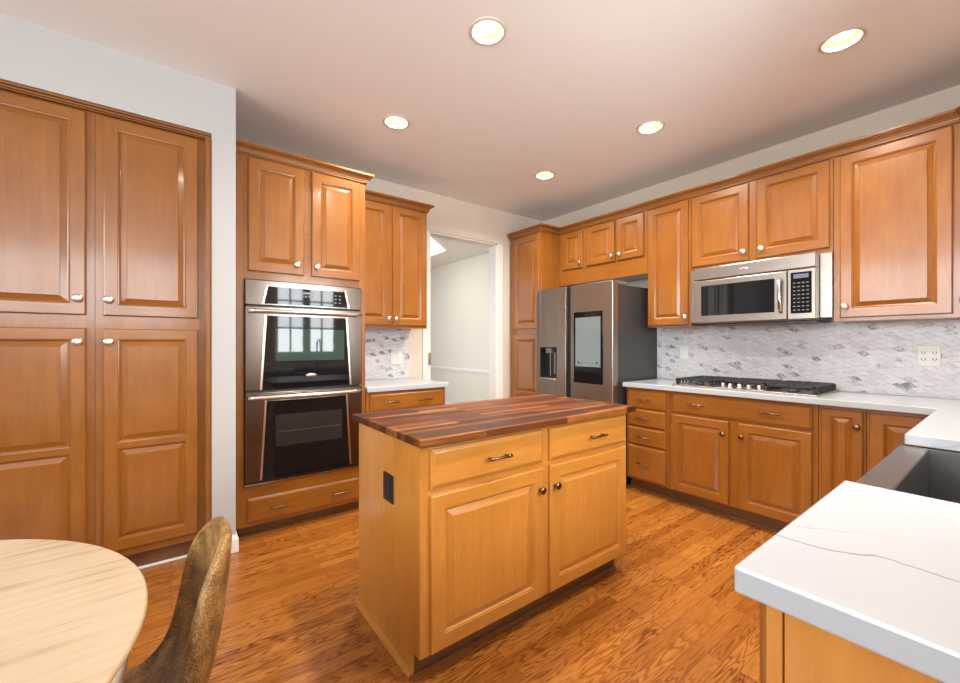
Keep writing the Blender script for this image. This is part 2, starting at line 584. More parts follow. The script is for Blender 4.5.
    def build(self, name, parent=None, bevel=0.0):
        me = bpy.data.meshes.new(name)
        self.bm.to_mesh(me)
        self.bm.free()
        for m in self.mats:
            me.materials.append(MATS[m])
        o = bpy.data.objects.new(name, me)
        COL.objects.link(o)
        if parent is not None:
            o.parent = parent
        return o


def tag(o, label, cat, group=None):
    o['label'] = label
    o['category'] = cat
    if group:
        o['group'] = group
    return o


def thing(name, label, cat, loc=(0, 0, 0), rz=0.0, group=None):
    o = bpy.data.objects.new(name, None)
    o.empty_display_size = 0.1
    COL.objects.link(o)
    o.location = loc
    o.rotation_euler = (0, 0, rz)
    return tag(o, label, cat, group)


def struct(name, mb):
    o = mb.build(name)
    o['kind'] = 'structure'
    return o


# ------------------------------------------------------------------ cabinet joinery (local frame: x right, -y towards the viewer, z up)
T = 0.019


def loft_rects(mb, rects, mv, mh, back=True, fill=True):
    """rects: (x0,x1,z0,z1,y); bands between consecutive rectangles, side bands in mv, top/bottom bands in mh."""
    bm = mb.bm
    a, b = mb.mi(mv), mb.mi(mh)
    rows = []
    for x0, x1, z0, z1, y in rects:
        rows.append([bm.verts.new(p) for p in ((x0, y, z0), (x1, y, z0), (x1, y, z1), (x0, y, z1))])
    for r, s in zip(rows, rows[1:]):
        for i in range(4):
            j = (i + 1) % 4
            f = bm.faces.new([r[i], r[j], s[j], s[i]])
            f.material_index = a if i in (1, 3) else b
    if back:
        f = bm.faces.new(list(reversed(rows[0])))
        f.material_index = a
    if fill:
        f = bm.faces.new(rows[-1])
        f.material_index = a


def inset_seq(x0, x1, z0, z1, y, seq):
    return [(x0 + i, x1 - i, z0 + i, z1 - i, y - h) for i, h in seq]


def door_mesh(x0, x1, z0, z1, mv='maple_v', mh='maple_h', panels=None, fr=0.056):
    """Raised panel door standing out from y=0 to y=-T. panels: list of (z0,z1) openings, default one."""
    mb = MB()
    e = 0.006
    w = x1 - x0
    if w < 0.2:
        fr = 0.042
    loft_rects(mb, inset_seq(x0, x1, z0, z1, 0, [(0, 0), (0, T - e), (0.002, T - 0.0025), (e, T)]), mv, mh, fill=False)
    if panels is None:
        panels = [(z0 + fr, z1 - fr)]
    xa, xb = x0 + fr, x1 - fr
    y = -T
    mb.face([(x0 + e, y, z0 + e), (xa, y, z0 + e), (xa, y, z1 - e), (x0 + e, y, z1 - e)], mv)
    mb.face([(xb, y, z0 + e), (x1 - e, y, z0 + e), (x1 - e, y, z1 - e), (xb, y, z1 - e)], mv)
    cuts = [z0 + e]
    for p0, p1 in panels:
        cuts += [p0, p1]
    cuts.append(z1 - e)
    for i in range(0, len(cuts), 2):
        mb.face([(xa, y, cuts[i]), (xb, y, cuts[i]), (xb, y, cuts[i + 1]), (xa, y, cuts[i + 1])], mh)
    slope = min(0.024, (xb - xa) * 0.2)
    for p0, p1 in panels:
        loft_rects(mb, inset_seq(xa, xb, p0, p1, 0, [(0, T), (0.0015, T - 0.004), (0.006, T - 0.0052), (0.009, T - 0.0105),
                   (0.013, T - 0.0125), (0.013 + slope, T - 0.0035), (0.0145 + slope, T - 0.001)]), mv, mh, back=False)
    return mb


def drawer_mesh(x0, x1, z0, z1, mh='maple_h'):
    mb = MB()
    loft_rects(mb, inset_seq(x0, x1, z0, z1, 0, [(0, 0), (0, T - 0.008), (0.002, T - 0.0065), (0.012, T - 0.001), (0.0145, T)]), mh, mh)
    return mb


def knob(parent, x, z, m='nickel', r=0.021, y=-T):
    if m != 'nickel':
        r = 0.0175
    mb = MB()
    mb.lathe((x, y, z), (0, -1, 0), [(0, 0), (0.008, 0), (0.0065, 0.002), (0.0055, 0.012), (r * 0.9, 0.016), (r, 0.0195), (r * 0.93, 0.0235), (r * 0.55, 0.0265), (0, 0.0275)], m, 20)
    return mb.build('knob', parent)


def pull(parent, x, z, m='bronze_nickel', half=0.055, y=-T):
    mb = MB()
    for s in (-1, 1):
        mb.cyl((x + s * half * 0.78, y, z), (x + s * half * 0.78, y - 0.026, z), 0.0048, m, 10)
        mb.lathe((x + s * half * 0.78, y - 0.027, z), (s, 0, 0), [(0, -0.008), (0.0072, -0.006), (0.0078, 0), (0.0072, 0.006), (0, 0.008)], m, 12)
        mb.lathe((x + s * half * 1.02, y - 0.027, z), (s, 0, 0), [(0, -0.006), (0.0062, -0.003), (0.0062, 0.003), (0, 0.006)], m, 12)
    mb.cyl((x - half, y - 0.027, z), (x + half, y - 0.027, z), 0.0052, m, 12)
    return mb.build('handle', parent)


def door(root, x0, x1, z0, z1, kx=None, kz=None, m='nickel', mv='maple_v', mh='maple_h', panels=None):
    o = door_mesh(x0, x1, z0, z1, mv, mh, panels).build('door', root)
    if kx is not None:
        knob(o, kx, kz, m)
    return o


def drawer(root, x0, x1, z0, z1, pulls, m='bronze_nickel', mh='maple_h'):
    o = drawer_mesh(x0, x1, z0, z1, mh).build('drawer', root)
    for px in pulls:
        pull(o, px, (z0 + z1) / 2, m)
    return o


CROWN = [(0.0, 0.0), (0.013, 0.0), (0.013, 0.008), (0.017, 0.010), (0.019, 0.019), (0.026, 0.033), (0.040, 0.042), (0.040, 0.048), (0.050, 0.048), (0.050, 0.062), (0.0, 0.062)]


def crown_prof(z):
    return [(o, z + h) for o, h in CROWN]


ZC = 2.76          # ceiling
XE = 3.695         # east wall
YN = 3.57          # north wall
YP = 2.825         # wall holding the pantry
YS = -0.42         # wall behind the sink
XF = 3.114         # face of the east base cabinets
XU = 3.385         # face of the east wall cabinets
EAST = -PI / 2     # rotation of cabinets on the east wall: local x runs south


def east(xface, ynorth, z=0.0):
    return (xface, ynorth, z)


# ------------------------------------------------------------------ room shell
mb = MB()
mb.box(-3.1, 6.0, -2.75, 9.1, -0.06, 0.0, 'oak_floor')
struct('floor', mb)

LIGHTS = [(1.232, 1.565), (1.232, 2.580), (2.685, 0.540), (2.685, 1.565), (2.685, 2.580), (1.232, 0.540)]
RL = 0.078
mb = MB()
xs, ys = [-3.1, 1.1, 1.364, 2.553, 2.817, 3.80], [-2.75, 0.408, 0.672, 1.433, 1.697, 2.448, 2.712, 3.70]
for i in range(len(xs) - 1):
    for j in range(len(ys) - 1):
        x0, x1, y0, y1 = xs[i], xs[i + 1], ys[j], ys[j + 1]
        lt = [l for l in LIGHTS if x0 < l[0] < x1 and y0 < l[1] < y1]
        if lt:
            cx, cy = lt[0]
            seg = 32
            inn, out = [], []
            for k in range(seg):
                a = 2 * PI * k / seg + PI / 4
                ca, sa = math.cos(a), math.sin(a)
                inn.append((cx + RL * ca, cy + RL * sa, ZC))
                tx = (x1 - cx) / ca if ca > 1e-9 else ((x0 - cx) / ca if ca < -1e-9 else 1e9)
                ty = (y1 - cy) / sa if sa > 1e-9 else ((y0 - cy) / sa if sa < -1e-9 else 1e9)
                t = min(tx, ty)
                out.append((cx + t * ca, cy + t * sa, ZC))
            for k in range(seg):
                q = (k + 1) % seg
                pts = [inn[k], out[k]]
                mb.face([inn[k], inn[q], out[q], out[k]], 'ceiling_paint')
            continue
        mb.face([(x0, y0, ZC), (x0, y1, ZC), (x1, y1, ZC), (x1, y0, ZC)], 'ceiling_paint')
struct('ceiling', mb)

DX0, DX1, DZ = 2.06, 2.945, 2.375    # doorway in the north wall
mb = MB()
mb.box(0.307, DX0, YN, YN + 0.12, 0, ZC, 'wall_paint')
mb.box(DX1, XE + 0.12, YN, YN + 0.12, 0, ZC, 'wall_paint')
mb.box(DX0, DX1, YN, YN + 0.12, DZ, ZC, 'wall_paint')
struct('wall_north', mb)
mb = MB()
mb.box(XE, XE + 0.12, YS - 0.12, YN, 0, ZC, 'wall_paint')
struct('wall_east', mb)
PX0, PX1, PZ = -0.795, 0.186, 2.459   # pantry niche
mb = MB()
mb.box(-3.1, PX0, YP, YN + 0.12, 0, ZC, 'pantry_wall_paint')
mb.box(PX1, 0.307, YP, YN + 0.12, 0, ZC, 'pantry_wall_paint')
mb.box(PX0, PX1, YP, YN + 0.12, PZ, ZC, 'pantry_wall_paint')
mb.box(PX0, PX1, YN, YN + 0.12, 0, PZ, 'pantry_wall_paint')
struct('wall_northwest', mb)
mb = MB()   # behind the sink, with the window hole
WX0, WX1, WZ0, WZ1 = 1.14, 2.01, 1.08, 2.25
mb.box(0.32, WX0, YS - 0.12, YS, 0, ZC, 'wall_paint')
mb.box(WX1, XE, YS - 0.12, YS, 0, ZC, 'wall_paint')
mb.box(WX0, WX1, YS - 0.12, YS, 0, WZ0, 'wall_paint')
mb.box(WX0, WX1, YS - 0.12, YS, WZ1, ZC, 'wall_paint')
struct('wall_south', mb)
mb = MB()
mb.box(0.32, 0.44, -2.75, YS - 0.12, 0, ZC, 'wall_paint')
struct('wall_southeast', mb)
mb = MB()
mb.box(-3.1, -2.3, -2.75, -2.63, 0, ZC, 'wall_paint')
mb.box(0.2, 0.32, -2.75, -2.63, 0, ZC, 'wall_paint')
mb.box(-2.3, 0.2, -2.75, -2.63, 0, 1.5, 'wall_paint')
mb.box(-2.3, 0.2, -2.75, -2.63, 2.66, ZC, 'wall_paint')
struct('wall_rear', mb)
mb = MB()
mb.box(-3.1, -2.98, -2.63, -1.1, 0, ZC, 'wall_paint')
mb.box(-3.1, -2.98, 2.1, YP, 0, ZC, 'wall_paint')
mb.box(-3.1, -2.98, -1.1, 2.1, 0, 1.35, 'wall_paint')
mb.box(-3.1, -2.98, -1.1, 2.1, 2.65, ZC, 'wall_paint')
struct('wall_west', mb)


def window(name, n, axis, a0, a1, z0, z1, p, mull, muntx, muntz, depth=0.06, blinds=False):
    """Frame, muntins and pane in plane axis=p; a runs along the wall."""
    mb = MB()

    def bx(b0, b1, c0, c1, d0, d1, m='white_trim'):
        if axis == 'y':
            mb.box(b0, b1, d0, d1, c0, c1, m)
        else:
            mb.box(d0, d1, b0, b1, c0, c1, m)
    f = 0.05
    bx(a0, a0 + f, z0, z1, p, p + depth)
    bx(a1 - f, a1, z0, z1, p, p + depth)
    bx(a0 + f, a1 - f, z0, z0 + f, p, p + depth)
    bx(a0 + f, a1 - f, z1 - f, z1, p, p + depth)
    for k in range(1, mull):
        c = a0 + (a1 - a0) * k / mull
        bx(c - 0.05, c + 0.05, z0 + f, z1 - f, p, p + depth)
    for k in range(1, muntx):
        c = a0 + (a1 - a0) * k / muntx
        bx(c - 0.011, c + 0.011, z0 + f, z1 - f, p + 0.015, p + 0.035)
    for k in range(1, muntz):
        c = z0 + (z1 - z0) * k / muntz
        bx(a0 + f, a1 - f, c - 0.011, c + 0.011, p + 0.012, p + 0.038)
    o = struct(name, mb)
    mb = MB()
    bx(a0 + f, a1 - f, z0 + f, z1 - f, p + 0.024, p + 0.026, 'pane_glass')
    g = mb.build('pane', o)
    return o


window('window_1', 1, 'y', WX0, WX1, WZ0, WZ1, YS - 0.09, 2, 4, 3)
window('unseen_window_2', 1, 'y', -2.3, 0.2, 1.5, 2.66, -2.72, 3, 3, 2)  # unseen window, added and set high for the pantry door sheen
window('unseen_window_3', 1, 'x', -1.1, 2.1, 1.35, 2.65, -3.07, 3, 3, 2)  # unseen window, added and set high for sheen on the east cabinets
# ---- hall beyond the doorway
mb = MB()
mb.box(4.2, 4.32, YN + 0.12, 9.0, 0, ZC, 'hall_paint')
mb.box(XE + 0.12, 4.2, YN, YN + 0.12, 0, ZC, 'hall_paint')
struct('wall_hall_east', mb)
mb = MB()
mb.box(1.4, 4.2, 8.9, 9.0, 0, ZC, 'hall_paint')
struct('wall_hall_north', mb)
mb = MB()
mb.box(1.4, 1.5, YN + 0.12, 4.5, 0, ZC, 'hall_paint')
mb.box(1.4, 1.5, 6.7, 8.9, 0, ZC, 'hall_paint')
mb.box(1.4, 1.5, 4.5, 6.7, 0, 0.5, 'hall_paint')
mb.box(1.4, 1.5, 4.5, 6.7, 2.3, ZC, 'hall_paint')
struct('wall_hall_west', mb)
window('unseen_window_4', 1, 'x', 4.5, 6.7, 0.5, 2.3, 1.43, 2, 4, 2)  # unseen window, put in to light the hall
mb = MB()
mb.box(1.4, 4.32, YN + 0.12, 9.0, ZC, ZC + 0.05, 'hall_paint')
struct('ceiling_hall', mb)
mb = MB()   # glowing panel just under the hall ceiling
mb.prism([(2.88, 5.0), (3.53, 5.6), (3.55, 6.4), (2.5, 6.4), (2.2, 5.0)], ZC - 0.012, ZC - 0.0005, 'ceiling_panel_glow')
struct('hall_ceiling_panel', mb)
mb = MB()   # chair rail
mb.box(4.178, 4.2, YN + 0.3, 7.4, 0.765, 0.80, 'white_trim', 0.006)
mb.box(4.184, 4.2, YN + 0.3, 7.4, 0.745, 0.768, 'white_trim', 0.004)
struct('trim_3', mb)
mb = MB()
mb.box(4.186, 4.2, YN + 0.12, 8.9, 0, 0.12, 'white_trim', 0.003)
struct('baseboard_hall', mb)

# ---- doorway casing and jamb
mb = MB()
c = 0.075
for x0, x1 in ((DX0 - c, DX0 + 0.005), (DX1 - 0.005, DX1 + c)):
    mb.box(x0, x1, YN - 0.016, YN, 0, DZ - 0.005, 'white_trim', 0.004)
mb.box(DX0 - c, DX1 + c, YN - 0.016, YN, DZ - 0.005, DZ + c, 'wall_paint', 0.004)
mb.box(DX0, DX0 + 0.018, YN, YN + 0.12, 0, DZ, 'white_trim')
mb.box(DX1 - 0.018, DX1, YN, YN + 0.12, 0, DZ, 'white_trim')
mb.box(DX0, DX1, YN, YN + 0.12, DZ - 0.018, DZ, 'white_trim')
struct('trim_1', mb)

# ---- baseboard round the pantry wall corner
mb = MB()
bp = [(0.0, 0.0), (0.014, 0.0), (0.014, 0.075), (0.009, 0.088), (0.006, 0.1), (0.0, 0.1)]
mb.sweep([(0.190, YP), (0.307, YP), (0.307, 2.93)], bp, 'white_trim')
struct('baseboard_northwest', mb)

# ---- tiled backsplashes
mb = MB()
mb.box(XE - 0.011, XE, YS, 2.078, 0.9145, 1.86, 'leaf_mosaic')
# local coordinates of the mosaic need x along the wall: rotate the mesh data
o = mb.build('backsplash_east')
o['kind'] = 'structure'
for v in o.data.vertices:
    p = v.co.copy()
    v.co = (-p.y, p.x, p.z)
o.rotation_euler = (0, 0, -PI / 2)
mb = MB()
mb.box(1.173, 1.835, YN - 0.011, YN, 0.9145, 1.38, 'leaf_mosaic')
struct('backsplash_north', mb)

# ------------------------------------------------------------------ pantry pair in the wall niche
def pantry(name, label, x0, x1, knob_side, trim_side):
    """Tall pantry cupboard: upper door, two-panel lower door. World x0..x1."""
    YF = 2.889
    wd = x1 - x0
    r = thing(name, label, 'cabinet', (x0, YF, 0), 0)
    mb = MB()
    mb.box(0, wd, 0, 0.6, 0.10, 2.434, 'maple_v', 0.001)
    mb.build('body', r)
    mb = MB()
    mb.box(0.0, wd, 0.035, 0.06, 0.0, 0.099, 'toe_wood')
    mb.build('toe_kick', r)
    d0, d1 = (0.032, wd - 0.032)
    if trim_side == 'right':
        d1 = 0.44
    kx = d1 - 0.030 if knob_side == 'right' else d0 + 0.022
    door(r, d0, d1, 1.385, 2.425, kx, 1.468)
    door(r, d0, d1, 0.142, 1.318, kx, 1.248, panels=[(0.142 + 0.056, 0.684), (0.714, 1.318 - 0.056)])
    if trim_side == 'right':
        mb = MB()
        mb.box(wd, wd + 0.026, -0.066, 0.02, 0.0, 2.434, 'maple_v', 0.004)
        mb.box(wd + 0.008, wd + 0.018, -0.072, -0.066, 0.0, 2.434, 'maple_v', 0.002)
        mb.build('edge_trim', r)
    return r


pantry('pantry_cabinet', 'tall maple pantry cupboard cut off by the photo edge, behind the round table', -0.772, -0.3165, 'right', 'left')
pantry('pantry_cabinet', 'tall maple pantry cupboard right beside the white wall corner, fully seen', -0.3155, 0.1565, 'left', 'right')
mb = MB()   # trim over the pair
mb.sweep([(0.1845, 2.888), (-0.79, 2.888)][::-1], [(0.0, 2.4345), (0.02, 2.4345), (0.020, 2.440), (0.032, 2.441), (0.034, 2.447), (0.050, 2.448), (0.054, 2.457), (0.0, 2.457)], 'maple_crown_x')
o = mb.build('pantry_cornice')
o['kind'] = 'thing'
tag(o, 'thin maple cornice strip over the two pantry cupboards', 'molding')
mb = MB()
mb.box(-0.772, 0.18, 2.905, 2.922, 0.0, 0.014, 'white_trim', 0.004)
struct('trim_2', mb)

# ------------------------------------------------------------------ oven tower
YF = 2.949
OX0, OX1 = 0.322, 1.156
WD = OX1 - OX0
r = thing('oven_cabinet', 'tall maple cabinet housing the double oven, next to the white wall corner', 'cabinet', (OX0, YF, 0), 0)
mb = MB()
mb.box(0, 0.042, 0, 0.6, 0.078, 2.435, 'maple_v', 0.001)
mb.box(WD - 0.042, WD, 0, 0.6, 0.078, 2.435, 'maple_v', 0.001)
mb.box(0.042, WD - 0.042, 0, 0.6, 1.652, 2.435, 'maple_h')
mb.box(0.042, WD - 0.042, 0, 0.6, 0.078, 0.330, 'maple_h')
mb.box(0.042, WD - 0.042, 0.58, 0.6, 0.330, 1.652, 'maple_v')
mb.build('body', r)
mb = MB()
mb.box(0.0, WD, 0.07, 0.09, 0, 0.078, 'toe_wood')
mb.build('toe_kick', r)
door(r, 0.064, 0.398, 1.702, 2.422, 0.352, 1.768)
door(r, 0.450, 0.788, 1.702, 2.422, 0.482, 1.768)
drawer(r, 0.063, 0.780, 0.102, 0.256, [0.240, 0.630])
mb = MB()
mb.sweep([(0.0, 0.3), (0.0, 0.0), (WD, 0.0), (WD, 0.258)][1:], crown_prof(2.4355), 'maple_crown_x')
mb.build('crown', r)

# ---- double wall oven
OV0, OV1, OZ0, OZ1 = 0.367, 1.114, 0.337, 1.645
ow = OV1 - OV0
r = thing('double_oven', 'stainless and black glass double wall oven in the tall cabinet', 'oven', (OV0, YF, OZ0), 0)
oh = OZ1 - OZ0
mb = MB()
mb.box(0.008, ow - 0.008, 0.0, 0.55, 0.004, oh - 0.004, 'black_plastic')
mb.box(0.0, ow, -0.012, -0.0005, 0.0, 0.03, 'black_plastic')
mb.box(0.0, ow, -0.014, -0.012, 0.0, 0.008, 'stainless_bright')
mb.build('body', r)


def tapered(mb, z0, z1, xb, xt, y, m, yoff, th=0.008):
    """glass field that narrows upward (bottom inset xb, top inset xt)"""
    b2 = bmesh.new()
    front = [b2.verts.new(p) for p in ((xb, y - th, z0), (ow - xb, y - th, z0), (ow - xt, y - th, z1), (xt, y - th, z1))]
    back = [b2.verts.new((v.co.x, y, v.co.z)) for v in front]
    b2.faces.new(front)
    b2.faces.new(back)
    for i in range(4):
        j = (i + 1) % 4
        b2.faces.new([front[i], front[j], back[j], back[i]])
    mb._merge(b2, m)


def strip(mb, p0, p1, wdt, y, m):
    x0, z0 = p0
    x1, z1 = p1
    b2 = bmesh.new()
    fr = [b2.verts.new(p) for p in ((x0 - wdt, y, z0), (x0 + wdt, y, z0), (x1 + wdt, y, z1), (x1 - wdt, y, z1))]
    bk = [b2.verts.new((v.co.x, y + 0.012, v.co.z)) for v in fr]
    b2.faces.new(fr)
    b2.faces.new(bk)
    for i in range(4):
        j = (i + 1) % 4
        b2.faces.new([fr[i], fr[j], bk[j], bk[i]])
    mb._merge(b2, m)


# control panel
cp = MB()
cp.box(0, ow, -0.035, -0.0005, 1.150, oh, 'oven_steel', 0.003)
cp = cp.build('control_panel', r)
mb = MB()
tapered(mb, 1.160, 1.270, 0.100, 0.125, -0.035, 'black_glass', 0)
mb.build('display_glass', cp)
mb = MB()
for k in range(4):
    mb.box(0.33 + k * 0.022, 0.342 + k * 0.022, -0.0440, -0.0432, 1.215, 1.226, 'key_grey')
mb.build('keypad', cp)
mb = MB()
for gx in (0.55, 0.58):
    for gz in (1.185, 1.21, 1.235):
        mb.box(gx, gx + 0.012, -0.0440, -0.0432, gz, gz + 0.008, 'key_grey')
mb.build('keypad', cp)
mb = MB()
mb.box(0.33, 0.41, -0.0440, -0.0432, 1.236, 1.25, 'digit_glow')
mb.build('clock_display', cp)
for a, b in ((0.098, 0.124), (ow - 0.098, ow - 0.124)):
    mb = MB()
    strip(mb, (a, 1.155), (b, 1.278), 0.005, -0.046, 'stainless_bright')
    mb.build('bright_trim', cp)


def oven_door(z0, z1, window_box, badge):
    d = MB()
    d.box(0, ow, -0.040, -0.0005, z0, z1, 'oven_steel', 0.003)
    d = d.build('oven_door', r)
    mb = MB()
    tapered(mb, z0 + 0.004, z1 - 0.055, 0.088, 0.115, -0.040, 'black_glass', 0)
    mb.build('door_glass', d)
    for xa, xb in ((0.086, 0.114), (ow - 0.086, ow - 0.114)):
        mb = MB()
        strip(mb, (xa, z0 + 0.003), (xb, z1 - 0.05), 0.006, -0.050, 'stainless_bright')
        mb.build('bright_trim', d)
    a0, a1, c0, c1 = window_box
    mb = MB()
    mb.box(a0, a1, -0.0490, -0.0482, c0, c1, 'oven_window' if badge else 'oven_window_dark')
    mb.build('window', d)
    mb = MB()
    pts = []
    for k in range(13):
        t = k / 12
        pts.append((0.012 + t * (ow - 0.024), -0.068 - 0.022 * math.sin(PI * t), z1 - 0.028))
    mb.tube(pts, 0.0125, 'stainless_bright', 12)
    for x in (0.03, ow - 0.03):
        mb.box(x - 0.012, x + 0.012, -0.068, -0.039, z1 - 0.038, z1 - 0.018, 'stainless_bright', 0.002)
    mb.build('handle', d)
    if badge:
        mb = MB()
        b2 = bmesh.new()
        bmesh.ops.create_uvsphere(b2, u_segments=20, v_segments=10, radius=1)
        for v in b2.verts:
            v.co = Vector((ow / 2 + 0.02 + v.co.x * 0.036, -0.049 + v.co.y * 0.003, z0 + 0.085 + v.co.z * 0.0125))
        mb._merge(b2, 'chrome', True)
        mb.build('badge', d)


oven_door(0.605, 1.138, (0.170, 0.615, 0.790, 1.000), True)
oven_door(0.032, 0.590, (0.170, 0.600, 0.235, 0.440), False)
mb = MB()
mb.box(0.180, 0.590, -0.0493, -0.0490, 0.328, 0.332, 'rack_wire')
mb.build('oven_rack', r)

# ------------------------------------------------------------------ base and wall cabinet right of the oven
r = thing('base_cabinet', 'low maple cabinet with a two-pull drawer between oven and doorway', 'cabinet', (1.160, YF, 0), 0)
mb = MB()
mb.box(0, 0.698, 0, 0.6, 0.10, 0.872, 'maple_v', 0.001)
mb.build('body', r)
mb = MB()
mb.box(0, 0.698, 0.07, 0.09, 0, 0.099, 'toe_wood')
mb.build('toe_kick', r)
drawer(r, 0.03, 0.680, 0.725, 0.858, [0.20, 0.49])
door(r, 0.03, 0.345, 0.125, 0.695, 0.32, 0.62, 'bronze_nickel')
door(r, 0.365, 0.680, 0.125, 0.695, 0.39, 0.62, 'bronze_nickel')
mb = MB()
mb.box(1.159, 1.876, YF - 0.035, YN - 0.012, 0.876, 0.914, 'quartz', 0.004)
tag(mb.build('quartz_countertop'), 'short white quartz countertop beside the oven tower, ending at the doorway', 'countertop')

r = thing('wall_cabinet', 'narrow two-door maple wall cabinet right of the oven tower, above its own short counter', 'cabinet', (1.160, 3.262, 1.378), 0)
mb = MB()
mb.box(0, 0.70, 0, 0.305, 0, 1.057, 'maple_v', 0.001)
mb.build('body', r)
door(r, 0.012, 0.344, 0.022, 1.044, 0.318, 0.078)
door(r, 0.360, 0.690, 0.022, 1.044, 0.386, 0.078)
mb = MB()
mb.sweep([(0.0, 0.0), (0.70, 0.0), (0.70, 0.305)], crown_prof(1.0575), 'maple_crown_x')
mb.build('crown', r)

# switch plates on the small backsplash
def wall_plate(name, label, cat, loc, rz, wd, ht, kind):
    r = thing(name, label, cat, loc, rz)
    mb = MB()
    mb.box(-wd / 2, wd / 2, -0.006, 0, -ht / 2, ht / 2, 'white_plastic', 0.002)
    mb.build('cover_plate', r)
    if kind == 'switch':
        n = max(1, round(wd / 0.058) - 0) if wd > 0.09 else 1
        for k in range(n):
            x = (k - (n - 1) / 2) * 0.046
            mb = MB()
            mb.box(x - 0.016, x + 0.016, -0.009, -0.006, -0.033, 0.033, 'white_plastic', 0.001)
            mb.build('rocker', r)
    else:
        n = 2 if wd > 0.09 else 1
        for k in range(n):
            x = (k - (n - 1) / 2) * 0.046
            for z in (-0.02, 0.02):
                mb = MB()
                mb.box(x - 0.017, x + 0.017, -0.0078, -0.006, z - 0.014, z + 0.014, 'white_plastic', 0.001)
                mb.box(x - 0.009, x - 0.005, -0.0084, -0.0078, z - 0.005, z + 0.007, 'icon_dark')
                mb.box(x + 0.005, x + 0.009, -0.0084, -0.0078, z - 0.005, z + 0.007, 'icon_dark')
                mb.lathe((x, -0.0078, z - 0.009), (0, -1, 0), [(0, 0), (0.003, 0), (0.003, 0.0006), (0, 0.0006)], 'icon_dark', 8)
                mb.build('socket', r)
    return r


wall_plate('light_switch', 'white double light switch on the mosaic right of the oven tower', 'light switch', (1.70, YN - 0.0115, 1.11), 0, 0.118, 0.118, 'switch')
wall_plate('outlet', 'white outlet plate with dark sockets on the mosaic right of the cooktop', 'outlet', (XE - 0.0115, 0.335, 1.165), EAST, 0.095, 0.125, 'outlet')
wall_plate('wall_switch', 'pale single switch plate on the mosaic beside the refrigerator', 'light switch', (XE - 0.0115, 1.82, 1.165), EAST, 0.074, 0.12, 'switch')
mb = MB()
mb.box(-0.012, 0.012, -0.010, 0, 0.0, 0.06, 'brass', 0.002)
r = thing('door_latch', 'small brass and grey latch on the white casing left of the doorway', 'latch', (DX0 - 0.006, YN - 0.0165, 1.09), 0)
mb.build('plate', r)
mb = MB()
mb.box(-0.012, 0.012, -0.014, 0, -0.058, -0.001, 'grey_metal', 0.003)
mb.build('catch', r)

# ------------------------------------------------------------------ east wall: tall cupboard, over-fridge cabinet, wall cabinets
r = thing('tall_cabinet', 'tall narrow maple cupboard between the doorway and the refrigerator', 'cabinet', east(3.112, 3.525), EAST)
wd = 3.525 - 3.034
mb = MB()
mb.box(0, wd, 0, 0.575, 0.10, 2.43, 'maple_v', 0.001)
mb.build('body', r)
mb = MB()
mb.box(0, wd, 0.07, 0.09, 0, 0.099, 'toe_wood')
mb.build('toe_kick', r)
door(r, 0.055, wd - 0.028, 1.405, 2.415, None)
door(r, 0.055, wd - 0.028, 0.125, 1.345, None, panels=[(0.181, 0.684), (0.714, 1.289)])

r = thing('wall_cabinet', 'low three-door maple cabinet set above the refrigerator', 'cabinet', east(XU, 3.032, 1.868), EAST)
wd = 3.032 - 1.999
mb = MB()
mb.box(0, wd, 0, 0.305, 0, 0.562, 'maple_h', 0.001)
mb.build('body', r)
for a, b, kx in ((0.055, 0.320, 0.290), (0.371, 0.700, 0.672), (0.727, 0.999, 0.757)):
    door(r, a, b, 0.162, 0.552, kx, 0.215)

r = thing('wall_cabinet', 'tall narrow single-door maple wall cabinet between refrigerator and microwave', 'cabinet', east(XU, 1.997, 1.385), EAST)
wd = 1.997 - 1.618
mb = MB()
mb.box(0, wd, 0, 0.305, 0, 1.045, 'maple_v', 0.001)
mb.build('body', r)
door(r, 0.010, wd - 0.018, 0.012, 1.035, wd - 0.042, 0.075)

r = thing('wall_cabinet', 'two-door maple wall cabinet directly over the microwave', 'cabinet', east(XU, 1.616, 1.828), EAST)
wd = 1.616 - 0.722
mb = MB()
mb.box(0, wd, 0, 0.305, 0, 0.602, 'maple_v', 0.001)
mb.build('body', r)
door(r, 0.010, 0.414, 0.030, 0.592, 0.385, 0.090)
door(r, 0.470, 0.878, 0.030, 0.592, 0.500, 0.090)

r = thing('wall_cabinet', 'large single-door maple wall cabinet right of the microwave', 'cabinet', east(XU, 0.720, 1.380), EAST)
wd = 0.720 - 0.192
mb = MB()
mb.box(0, wd, 0, 0.305, 0, 1.05, 'maple_v', 0.001)
mb.build('body', r)
door(r, 0.032, wd - 0.028, 0.022, 1.04, 0.056, 0.092)

r = thing('wall_cabinet', 'angled corner maple wall cabinet cut off by the photo edge', 'cabinet', (0, 0, 0), 0)
mb = MB()
mb.prism([(3.69, 0.190), (3.386, 0.190), (3.085, -0.111), (3.085, YS + 0.001), (3.69, YS + 0.001)], 1.380, 2.43, 'maple_v')
mb.build('body', r)
d = door_mesh(0.02, 0.405, 1.402, 2.42).build('door', r)
d.location = (3.385, 0.189, 0)
d.rotation_euler = (0, 0, -PI * 0.75)
knob(d, 0.05, 1.47)

mb = MB()
mb.sweep([(3.085, YS + 0.001), (3.085, -0.111), (3.386, 0.1905), (3.386, 3.033), (3.111, 3.033), (3.111, 3.535)][::-1], crown_prof(2.4305), 'maple_crown_y')
o = mb.build('crown_moulding')
o['kind'] = 'thing'
tag(o, 'long maple crown moulding along the tops of the cabinets above cooktop and refrigerator', 'molding')

